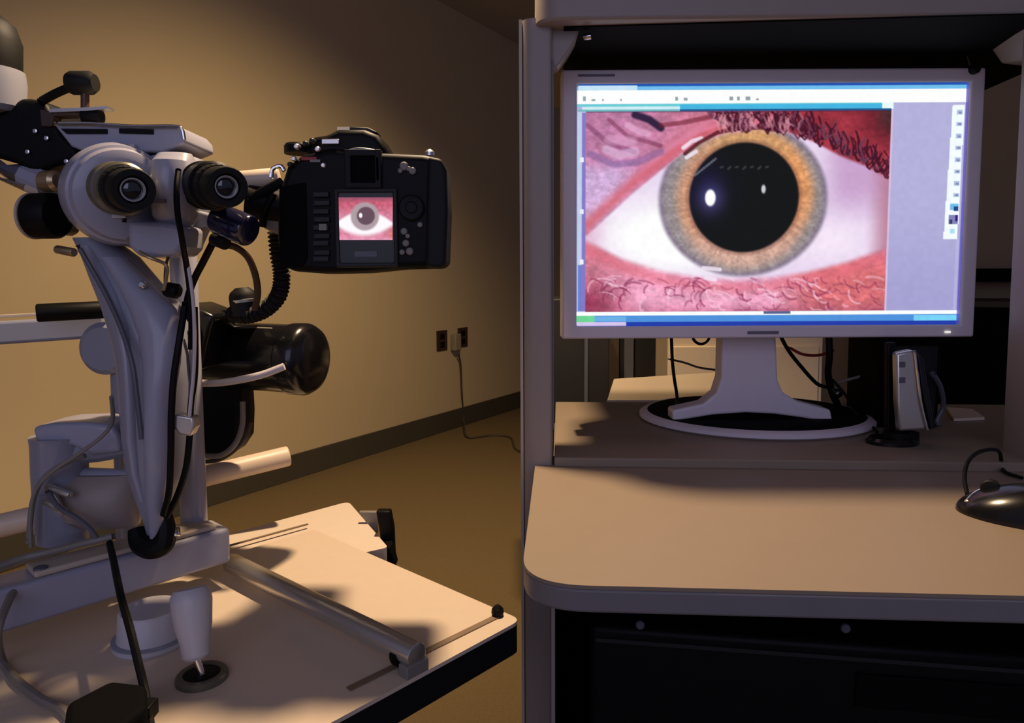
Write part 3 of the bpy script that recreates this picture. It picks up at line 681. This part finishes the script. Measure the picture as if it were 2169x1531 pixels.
link('lower_yoke', loft(nb(), [(140,300,1002,.60,.012),(122,300,1025,.60,.022),(120,300,1060,.60,.025),(128,298,1092,.60,.022),(150,296,1110,.60,.014)]), 'cart', sl)
link('yoke_cross_rod', cyl(nb(), P(120,1004,.60), P(300,1012,.60), .007), 'lgrey', sl)
# gimbal details on the pillar
link('cable_guide', tube(nb(), [P(60,1150,.57), P(70,1060,.57), P(95,1010,.57), P(140,980,.57), P(180,965,.57)], .0022), 'cab', sl)
for p, q_ in (((95,1060),(140,1085)),((110,1040),(128,1080)),((100,1030),(150,1048))): link('guide_screw', cyl(nb(), P(*p, .575), P(*q_, .568), .003, ch=.0008), 'alu', sl)
# head
head = [(132,380),(152,340),(195,322),(262,318),(300,330),(345,320),(392,322),(412,345),(414,420),(400,480),(385,515),(380,535),(300,538),(262,522),(205,512),(155,482),(134,440)]
hd_ = link('microscope_head', outline(nb(), head, .575, .045), 'lgrey', sl, bev=.009, seg=5)
def axis_thing(p0, Y0, p1, Y1): a = P(*p0, Y0); b = P(*p1, Y1); return a, (b-a)
a0, dv_ = axis_thing((245, 412), .585, (268, 414), .545); Ld = dv_.length
link('objective_drum', lathe(nb(), a0, dv_, [(0,.040),(Ld*.35,.0405),(Ld*.6,.038),(Ld*.62,.036),(Ld*.75,.034),(Ld*.8,.028),(Ld*.8,0)], 64), 'lgrey', hd_)
link('head_bulge', loft(nb(), [(335,405,326,.568,.010),(328,412,345,.564,.020),(326,416,400,.562,.024),(332,412,460,.566,.022),(345,398,492,.570,.012)]), 'lgrey', hd_)
link('front_housing', outline(nb(), [(268,466),(345,470),(386,478),(386,522),(372,541),(296,546),(270,524)], .545, .04), 'lgrey', hd_, bev=.004)
link('housing_seam', box(nb(), P(241,465,.5545), .0095, .001, .0022), 'black', hd_, bev=.0005)
link('housing_plate', box(nb(), P(238,455,.550), .0105, .001, .0026), 'white', hd_, bev=.0006)
link('side_wing', outline(nb(), [(400,440),(452,455),(450,478),(405,495)], .585, .02), 'grey', hd_, bev=.003)
link('index_mark', box(nb(), P(340,426,.5395), .004, .001, .0014), 'mark', hd_)
top_ = link('top_plate', outline(nb(), [(112,262),(262,264),(375,265),(390,282),(393,302),(345,322),(180,322),(150,310)], .575, .055), 'lgrey', sl, bev=.002)
link('chrome_lip', tube(nb(), [P(116,262,.573), P(190,262,.573), P(262,267,.573), P(300,268,.573), P(370,268,.573), P(385,275,.573), P(390,296,.573)], .0016), 'chrome', top_)
link('top_slot', outline(nb(), [(128,272),(226,273),(226,283),(140,283)], .5735, .003), 'black', top_)
link('top_slot', outline(nb(), [(252,272),(324,274),(324,284),(252,282)], .5735, .003), 'black', top_)
link('white_latch', outline(nb(), [(262,306),(284,304),(285,330),(264,331)], .5695, .006), 'white', top_, bev=.001)
link('latch_side', outline(nb(), [(238,304),(256,304),(257,322),(240,322)], .5695, .006), 'bezel', top_, bev=.001)
# eyepieces
def eyepiece(b0, Yb, b1, Yc, rb, rc, bronze):
    a, d = axis_thing(b0, Yb, b1, Yc); Le = d.length; dn = d.normalized()
    t = link('eyepiece', lathe(nb(), a, d, [(0,rb*.95),(Le*.12,rb),(Le*.2,rb*1.02),(Le*.22,rb*.95),(Le*.38,rb*.95),(Le*.40,rb*.99),(Le*.55,rb*.99),(Le*.57,rb*.9)], 56), 'olive' if bronze else 'black', sl)
    kn = nb()
    n = 56; rings = []
    for tt, rr in ((Le*.42, rc*1.05), (Le*.44, rc*1.10), (Le*.72, rc*1.10), (Le*.74, rc*1.04)):
        rings.append([kn.verts.new(a + dn*tt + frame_of(dn)[0]*(rr*(1+.02*(i%2))*math.cos(2*math.pi*i/n)) + frame_of(dn)[1]*(rr*(1+.02*(i%2))*math.sin(2*math.pi*i/n))) for i in range(n)])
    for r_, s_ in zip(rings, rings[1:]):
        for i in range(n): kn.faces.new((r_[i], r_[(i+1)%n], s_[(i+1)%n], s_[i]))
    kn.faces.new(rings[0]); kn.faces.new(rings[-1])
    link('diopter_ring', kn, 'rubber', t, ang=20)
    link('eyecup', lathe(nb(), a, d, [(Le*.74,rc),(Le*.95,rc*1.0),(Le*1.0,rc*.93),(Le*1.0,rc*.66),(Le*.93,rc*.60),(Le*.93,0)], 56), 'rubber', t)
    link('lens_ring', lathe(nb(), a, d, [(Le*.932,rc*.56),(Le*.955,rc*.545),(Le*.955,rc*.49),(Le*.932,rc*.48)], 48), 'alu', t)
    link('eye_lens', lathe(nb(), a, d, [(Le*.931,rc*.46),(Le*.945,rc*.30),(Le*.95,0)], 48), 'lens', t)
eyepiece((238, 398), .560, (284, 402), .488, .0195, .0148, True)
eyepiece((425, 392), .575, (483, 396), .500, .0185, .0145, False)
# knob and pivot left of the head
link('side_knob', lathe(nb(), P(70,458,.585), V((1,-.15,0)), [(0,0),(0,.0155),(.003,.0185),(.020,.0185),(.023,.0165),(.023,0)], 48), 'black', sl)
link('knob_rim', lathe(nb(), P(67,458,.586), V((1,-.15,0)), [(0,.016),(.001,.0188),(.003,.0188),(.004,.016)], 48), 'cartb', sl)
link('pivot_bolt', lathe(nb(), P(92,385,.575), V((1,-.3,.0)), [(0,0),(0,.007),(.002,.0085),(.013,.0085),(.016,.006),(.016,0)], 32), 'brass', sl)
link('pivot_fork', outline(nb(), [(70,380),(92,368),(140,372),(150,400),(140,490),(122,500),(120,420),(78,412)], .590, .02), 'olive', sl, bev=.003)
link('lower_screw', cyl(nb(), P(120,528,.575), P(158,535,.57), .0035, ch=.001), 'brass', sl)
# illumination head at the top left
il = link('lamp_joint', outline(nb(), [(0,235),(45,205),(90,212),(112,250),(130,285),(168,318),(160,340),(110,352),(70,368),(30,345),(-40,325),(-60,250)], .60, .05), 'black', sl, bev=.006)
for p in ((76,278),(100,293),(60,322),(142,342)): link('joint_screw', lathe(nb(), P(*p,.599), -EY, [(0,.0018),(.0015,.0018),(.002,0)], 12), 'chrome', il)
link('lamp_tube', lathe(nb(), P(-22,240,.605), P(-30,160,.605)-P(-22,240,.605), [(0,.022),(.004,.026),(.024,.0285),(.034,.028),(.034,0)], 48), 'grey', sl)
link('lamp_tube_cap', lathe(nb(), P(-30,160,.605), P(-34,30,.605)-P(-30,160,.605), [(0,.024),(.008,.026),(.028,.0265),(.042,.022),(.050,.012),(.052,0)], 48), 'rubber', sl)
link('lower_bar', tube(nb(), [P(-60,330,.63), P(60,375,.61), P(130,405,.60)], .012, sm=False), 'lgrey', sl)
link('lower_bar_lip', tube(nb(), [P(-60,358,.615), P(60,398,.60), P(105,412,.595)], .004, sm=False), 'cartb', sl)
# locking lever on top
lv = link('locking_lever', tube(nb(), [P(85,216,.60), P(120,197,.60), P(160,180,.60)], .0035), 'black', sl)
link('lever_knob', lathe(nb(), P(146,176,.60), V((1,0,0)), [(0,0),(0,.008),(.003,.0095),(.018,.0095),(.022,.007),(.022,0)], 32), 'rubber', lv)
link('lever_post', cyl(nb(), P(180,190,.60), P(180,240,.60), .0032), 'outlet', lv)
link('post_nut', cyl(nb(), P(176,246,.60), P(216,248,.60), .006, ch=.001), 'black', lv)
link('lit_bar', outline(nb(), [(104,230),(190,227),(228,224),(228,230),(190,234),(104,238)], .595, .01), 'alu', sl)
link('red_bracket', outline(nb(), [(84,232),(112,236),(182,238),(182,244),(112,246),(110,268),(86,268)], .597, .012), 'outlet', sl, bev=.001)

# headrest frame
hf = thing('headrest_frame', V((P(200,1100,.8).x, .80, TZ)), 'grey patient headrest frame with horizontal bars behind the slit lamp', 'headrest')
b0 = P(-120,712,.66); b1 = P(232,690,.72)
link('forehead_bar', box(nb(), (b0+b1)/2, (b1-b0).length/2, .008, .0125, ((b1-b0).normalized(), EY, ((b1-b0).normalized().cross(EY)))), 'grey', hf, bev=.003)
link('bar_lip', box(nb(), (b0+b1)/2 + EZ*.0145 - V((.025,0,0)), (b1-b0).length/2-.028, .009, .0016, ((b1-b0).normalized(), EY, ((b1-b0).normalized().cross(EY)))), 'cartb', hf, bev=.0005)
link('round_knob', lathe(nb(), P(238,735,.70), -EY, [(0,0),(0,.022),(.004,.0245),(.014,.0245),(.018,.02),(.018,0)], 48, sy=1.05), 'grey', hf)
link('side_post', loft(nb(), [(235,285,770,.70,.010),(240,285,900,.70,.010),(245,290,1010,.70,.010),(248,292,1100,.70,.010),(250,294,1192,.70,.010)]), 'grey', hf)
link('black_handle', cyl(nb(), P(76,663,.655), P(232,655,.69), .0085, ch=.002), 'black', hf)
h0 = P(-90,1135,.70); h1 = P(613,968,.90)
link('hand_rail', cyl(nb(), P(-60,1128,.66), P(613,965,.80), .0115, ch=.0025), 'cream', hf)
# ------------------------------------------------------------------ black lamp housing (cylinder) and flash
lh = thing('flash_housing', P(550,900,.72), 'large black cylindrical flash housing right of the slit lamp arm', 'lamp housing')
ca_, cb_ = P(425,748,.735), P(668,762,.69)
Lc = (cb_-ca_).length
link('cylinder_body', lathe(nb(), ca_, cb_-ca_, [(0,0),(0,.030),(.004,.034),(Lc-.026,.034),(Lc-.024,.0355),(Lc-.010,.0355),(Lc-.004,.032),(Lc,.024),(Lc,0)], 64), 'glossb', lh)
link('top_strip', box(nb(), P(525,699,.700), .030, .003, .0035, ((cb_-ca_).normalized(), EY, EZ)), 'cab', lh, bev=.001)
link('lower_case', outline(nb(), [(415,800),(505,800),(510,880),(508,935),(490,962),(462,972),(415,972)], .72, .045), 'black', lh, bev=.006)
link('mounting_collar', outline(nb(), [(385,640),(425,655),(455,670),(445,700),(430,760),(420,790),(405,760),(392,700)], .645, .06), 'glossb', lh, bev=.004)
link('collar_arm', box(nb(), P(470,668,.69), .035, .012, .006), 'black', lh, bev=.002)
cable('cable', [P(418,812,.655), P(470,810,.655), P(520,802,.65), P(560,792,.65), P(602,776,.652)], .0034, 'cabw', 'white cable running across the front of the black flash housing', 12)
cable('cable', [P(428,978,.70), P(462,974,.70), P(495,955,.70), P(520,925,.705), P(532,895,.71)], .0022, 'strip', 'brown cable curving under the black flash housing')
cable('cable', [P(432,966,.697), P(468,964,.697), P(498,940,.697), P(513,900,.70), P(514,850,.70)], .0028, 'cab', 'grey cable hugging the lower edge of the black flash housing')
# small connector and ribbed hose
cn = thing('hose_connector', P(520,660,.66), 'small round black connector on top of the flash housing', 'connector')
link('connector_body', lathe(nb(), P(520,668,.66), V((-.1,0,1)), [(0,.0125),(.018,.0125),(.022,.011),(.026,.006),(.026,0)], 30), 'rubber', cn)
link('connector_ring', lathe(nb(), P(520,640,.66), V((-.1,0,1)), [(0,.0130),(.0025,.0133),(.003,.0118),(0,.0118)], 30), 'alu', cn)
bm = nb(); hp = smooth_path([P(585,490,.63), P(590,540,.635), P(597,585,.64), P(590,625,.645), P(562,655,.65), P(525,668,.655), P(488,664,.66)], 26)
tube(bm, hp, .007, n=16, sm=False, rad=lambda t: .0068+.0012*math.sin(t*2*math.pi*34))
single('ribbed_hose', bm, 'rubber', 'black ribbed hose curving from the camera down to the flash housing', 'hose', ang=80)
cable('cable', [P(452,512,.585), P(430,555,.60), P(412,590,.61), P(398,630,.61), P(392,680,.61)], .0030, 'black', 'black cable slanting from below the right eyepiece to the arm')
cable('cable', [P(470,516,.590), P(500,524,.60), P(525,545,.61), P(540,580,.62), P(546,620,.635), P(540,655,.645)], .0030, 'outlet', 'dark reddish cable arching from below the right eyepiece to the hose')
# black prism under right eyepiece
pr_ = thing('beam_splitter_tube', P(497,475,.57), 'short glossy dark blue tube below the right eyepiece', 'tube')
link('tube_body', cyl(nb(), P(462,462,.565), P(528,490,.555), .0125, ch=.002), mat('navy_gloss', (.012,.012,.04), .15, coat=.6), pr_)
link('tube_base', cyl(nb(), P(452,505,.575), P(480,516,.57), .0055, ch=.001), 'rubber', pr_)
# camera mount adapter
am = thing('camera_adapter', P(565,420,.60), 'cream and grey adapter tube joining the camera to the microscope', 'adapter')
link('adapter_tube', cyl(nb(), P(500,385,.60), P(592,376,.605), .0085, ch=.001), 'cream', am)
link('adapter_plate', outline(nb(), [(545,425),(575,405),(598,400),(598,500),(572,490),(552,480)], .598, .02), 'cab', am, bev=.003)
link('adapter_lever', tube(nb(), [P(530,425,.590), P(560,405,.59), P(598,385,.59)], .004), 'black', am)
link('adapter_rod', tube(nb(), [P(556,480,.592), P(560,450,.59), P(580,410,.59)], .003), 'black', am)
link('adapter_sleeve', lathe(nb(), P(525,425,.60), P(600,440,.605)-P(525,425,.60), [(0,.014),(.03,.014)], 30), 'black', am)

# ------------------------------------------------------------------ camera
DY = .575
dc = thing('slr_camera', P(770,570,.60), 'black digital camera mounted on the slit lamp showing an eye on its screen', 'camera')
body = [(586,425),(592,395),(606,352),(640,325),(700,312),(800,322),(895,326),(922,330),(938,352),(945,420),(946,500),(940,556),(925,568),(850,570),(770,578),(690,580),(612,574),(590,552),(585,500)]
link('camera_body', outline(nb(), body, DY, .05), 'black', dc, bev=.007, seg=4)
hump = [(640,330),(648,300),(664,288),(690,284),(715,272),(770,272),(800,284),(815,308),(822,330),(800,345),(700,345)]
link('viewfinder_hump', outline(nb(), hump, DY+.006, .055), 'black', dc, bev=.006, seg=4)
link('hot_shoe', outline(nb(), [(716,274),(742,268),(780,270),(800,280),(716,286)], DY+.012, .02), 'camgrey', dc, bev=.001)
link('shoe_rail', box(nb(), P(728,277,DY+.011), .005, .001, .003), 'brass', dc)
link('hand_grip', outline(nb(), [(905,330),(935,335),(946,360),(949,450),(945,560),(930,570),(900,566)], DY-.006, .04), 'rubber', dc, bev=.006, seg=4)
link('mode_dial', lathe(nb(), P(634,326,DY+.018), EZ, [(0,.012),(.006,.012),(.008,.0105),(.008,0)], 40), 'black', dc)
link('dial_mark', box(nb(), P(655,336,DY-.001), .006, .001, .0013), 'red', dc)
link('dial_mark', box(nb(), P(668,341,DY-.0012), .004, .001, .001), 'cab', dc)
link('eyepiece_frame', ring(nb(), P(728,316,DY-.004), P(808,398,DY-.004), P(742,330,DY-.004), P(794,386,DY-.004), DY-.004, DY+.004), 'rubber', dc, bev=.001)
link('viewfinder_glass', box(nb(), P(768,358,DY), .010, .001, .011), 'blackm', dc)
link('brow_highlight', tube(nb(), [P(736,320,DY-.002), P(760,315,DY-.002), P(800,320,DY-.002)], .0011), 'alu', dc)
link('eyecup_edge', box(nb(), P(800,358,DY-.003), .0009, .001, .009), 'alu', dc)
link('strap_lug', tube(nb(), [P(574,378,DY+.01), P(578,358,DY+.01), P(594,352,DY+.01), P(602,362,DY+.01)], .0018), 'chrome', dc)
link('strap_lug', lathe(nb(), P(910,330,DY+.01), EZ, [(0,.004),(.003,.004),(.005,.002),(.005,0)], 16), 'alu', dc)
link('left_plate', outline(nb(), [(590,395),(648,385),(652,545),(640,568),(600,566),(590,540)], DY-.0015, .006), 'blackm', dc, bev=.002)
for i, y in enumerate((412, 430, 448, 465, 482, 500, 515, 535, 548)):
    link('side_button', box(nb(), P(680+(i%2)*2, y, DY-.001), .0065, .0015, .0022), 'camgrey', dc, bev=.0008)
link('button_mark', box(nb(), P(684,481,DY-.003), .003, .0008, .0025), 'cab', dc)
scr = link('screen_frame', ring(nb(), P(706,398,DY-.003), P(844,566,DY-.003), P(716,408,DY-.003), P(834,556,DY-.003), DY-.003, DY+.002), 'camgrey', dc, bev=.0015)
link('screen_cover', box(nb(), P(775,482,DY), .0245, .0012, .0305), mat('screen_glass_dark', (.014,.016,.013), .4), scr)
def small_eye(X, Y):
    r_ = vnoise(X, Y, 6, 5, 21); img = np.zeros(X.shape+(3,)) + c8(214, 132, 158)
    img = mixc(img, c8(200, 96, 120), sm(450-Y, -12, 22)); img = mixc(img, c8(214, 110, 70), sm(X, 815, 838)*sm(Y, 470, 500)*.7)
    img = mixc(img, c8(246, 170, 200), sm(Y, 498, 512))
    img = img*(1+(r_-.5)[..., None]*.2)
    U = 447+((X-772)/52.)**2*18; B = 500-((X-772)/60.)**2*22
    ins = sm(Y-U, -4, 5)*sm(B-Y, -6, 8); img = img*(1-ins[..., None])+c8(255, 250, 254)*ins[..., None]
    r1 = np.hypot(X-773, Y-458); im = 1-sm(r1, 27, 33); img = mixc(img, c8(176, 158, 164), im)
    img = mixc(img, c8(104, 80, 92), 1-sm(np.hypot(X-775, Y-457), 17, 21)); img = mixc(img, c8(250, 246, 250), 1-sm(np.hypot((X-764)/4., (Y-456)/6.), .6, 1.2))
    img = mixc(img, c8(150, 84, 104), 1-sm(Y, 417, 430)*1.0)
    return np.clip(img, 0, 1)
picture_grid('display_picture', P(716,418,DY-.0016), P(832,418,DY-.0016), P(716,508,DY-.0016), 110, 84, (716, 832), (418, 508), small_eye, emit_attr('display_picture', 1.0), scr)
link('info_strip', box(nb(), P(775,538,DY-.0016), .009, .0005, .0022), 'dgrey', scr)
for p, r_ in (((856,352),.0035),((848,362),.002),((874,362),.003),((866,358),.002),((856,490),.0028),((860,515),.0028),((890,476),.0022),((864,500),.002),((868,532),.003),((852,534),.0022)):
    link('rear_button', lathe(nb(), P(*p, DY-.0008), -EY, [(0,r_),(.0012,r_),(.002,r_*.7),(.002,0)], 18), 'cab', dc)
for p, m_ in (((632,312),'alu'),((650,306),'camgrey'),((676,318),'alu'),((618,350),'camgrey'),((688,352),'alu'),((664,300),'camgrey'),((626,338),'alu')):  # aluminium bits added to imitate specular specks on the left top
    link('top_button_glint', lathe(nb(), P(*p, DY+.0035), -EY, [(0,.0022),(.005,.0022),(.006,.0014),(.006,0)], 16), m_, dc)
link('multi_selector', lathe(nb(), P(872,440,DY-.0008), -EY, [(0,.010),(.0015,.0105),(.003,.009),(.0025,.005),(.0035,.004),(.0035,0)], 40), 'rubber', dc)
link('lens_mount', lathe(nb(), P(760,440,DY+.05), EY, [(0,.03),(.02,.03),(.022,.026),(.05,.022),(.05,0)], 48), 'black', dc)
link('glint_speckle', box(nb(), P(700,300,DY+.004), .007, .001, .002), 'alu', dc, bev=.0005)  # bright bar imitating a specular speck

# ------------------------------------------------------------------ cables on the slit lamp
cable('cable', [P(378,360,.53), P(374,400,.522), P(376,450,.522), P(386,510,.53), P(396,570,.55), P(402,620,.552), P(405,680,.553), P(404,740,.553)], .0022, 'black', 'black cable hanging from the right side of the microscope head down the arm')
cable('cable', [P(392,530,.55), P(403,590,.548), P(410,650,.547), P(412,720,.547), P(410,790,.547), P(404,850,.547), P(400,900,.547)], .0014, 'cabw', 'thin pale cable running down the right edge of the arm')
cable('cable', [P(393,640,.555), P(380,720,.545), P(368,800,.543), P(363,880,.543), P(362,960,.544), P(358,1040,.548), P(346,1090,.556)], .0026, 'black', 'black cable strapped along the middle of the curved arm')
cable('cable', [P(412,650,.560), P(414,740,.560), P(412,800,.558), P(404,860,.555), P(402,920,.553), P(394,990,.553), P(375,1050,.556), P(352,1095,.56)], .0026, 'black', 'black cable strapped along the right edge of the curved arm')
cable('cable', [P(165,520,.565), P(200,580,.565), P(232,640,.562), P(258,700,.556), P(280,770,.549), P(290,840,.548), P(300,930,.548)], .0020, 'dgrey', 'dark cable following the left edge of the curved arm')
cable('cable', [P(240,470,.58), P(300,535,.545), P(350,560,.548), P(352,590,.55), P(346,615,.55)], .0014, 'brass', 'thin brown wire looping below the microscope head')
cable('cable', [P(362,530,.56), P(352,560,.56), P(350,600,.56), P(356,620,.565)], .0012, 'outlet', 'fine dark wire hanging beside the arm below the head')
t = thing('cable_plug', P(358,618,.56), 'small black plug beside the upper arm', 'plug')
link('plug_body', lathe(nb(), P(350,612,.56), V((1,0,-.2)), [(0,0),(0,.005),(.002,.006),(.010,.006),(.012,.004),(.012,0)], 24), 'black', t)
cable('cable', [P(232,1150,.56), P(240,1185,.53), P(248,1225,.50), P(258,1270,.475), P(275,1330,.45), P(292,1400,.435), P(306,1460,.425), P(318,1535,.405), P(322,1580,.39)], .0026, 'black', 'long black cable dropping from the arm foot across the table front')
cable('cable', [P(245,1135,.565), P(180,1150,.555), P(100,1170,.54), P(40,1185,.53), P(-40,1215,.51)], .0032, 'cab', 'grey cable running left from the arm foot past the pillar')
cable('cable', [P(236,840,.60), P(238,890,.575), P(215,925,.565), P(160,965,.56), P(110,1000,.558), P(75,1040,.558), P(64,1100,.558), P(66,1160,.556)], .0017, 'cab', 'thin grey cable looping around the left pillar')
cable('cable', [P(40,1230,.52), P(15,1280,.49), P(-5,1340,.47), PZ(5,1400,TZ+.003), PZ(35,1440,TZ+.003), PZ(85,1480,TZ+.003), PZ(135,1505,TZ+.003), PZ(160,1540,TZ+.003)], .0030, 'cab', 'grey cable lying on the table toward the black power brick')
cable('cable', [P(100,1040,.57), P(125,1075,.565), P(160,1095,.562), P(190,1120,.56), P(205,1140,.558)], .0020, 'dgrey', 'dark grey cable draped over the lower yoke')
gb = thing('cable_joint', P(85,1225,.52), 'small chrome cable joint at the foot of the left pillar', 'connector')
link('joint_body', cyl(nb(), P(72,1232,.525), P(98,1222,.525), .0045, ch=.001), 'chrome', gb)
link('joint_collar', cyl(nb(), P(86,1200,.525), P(87,1222,.525), .005, ch=.001), 'dgrey', gb)
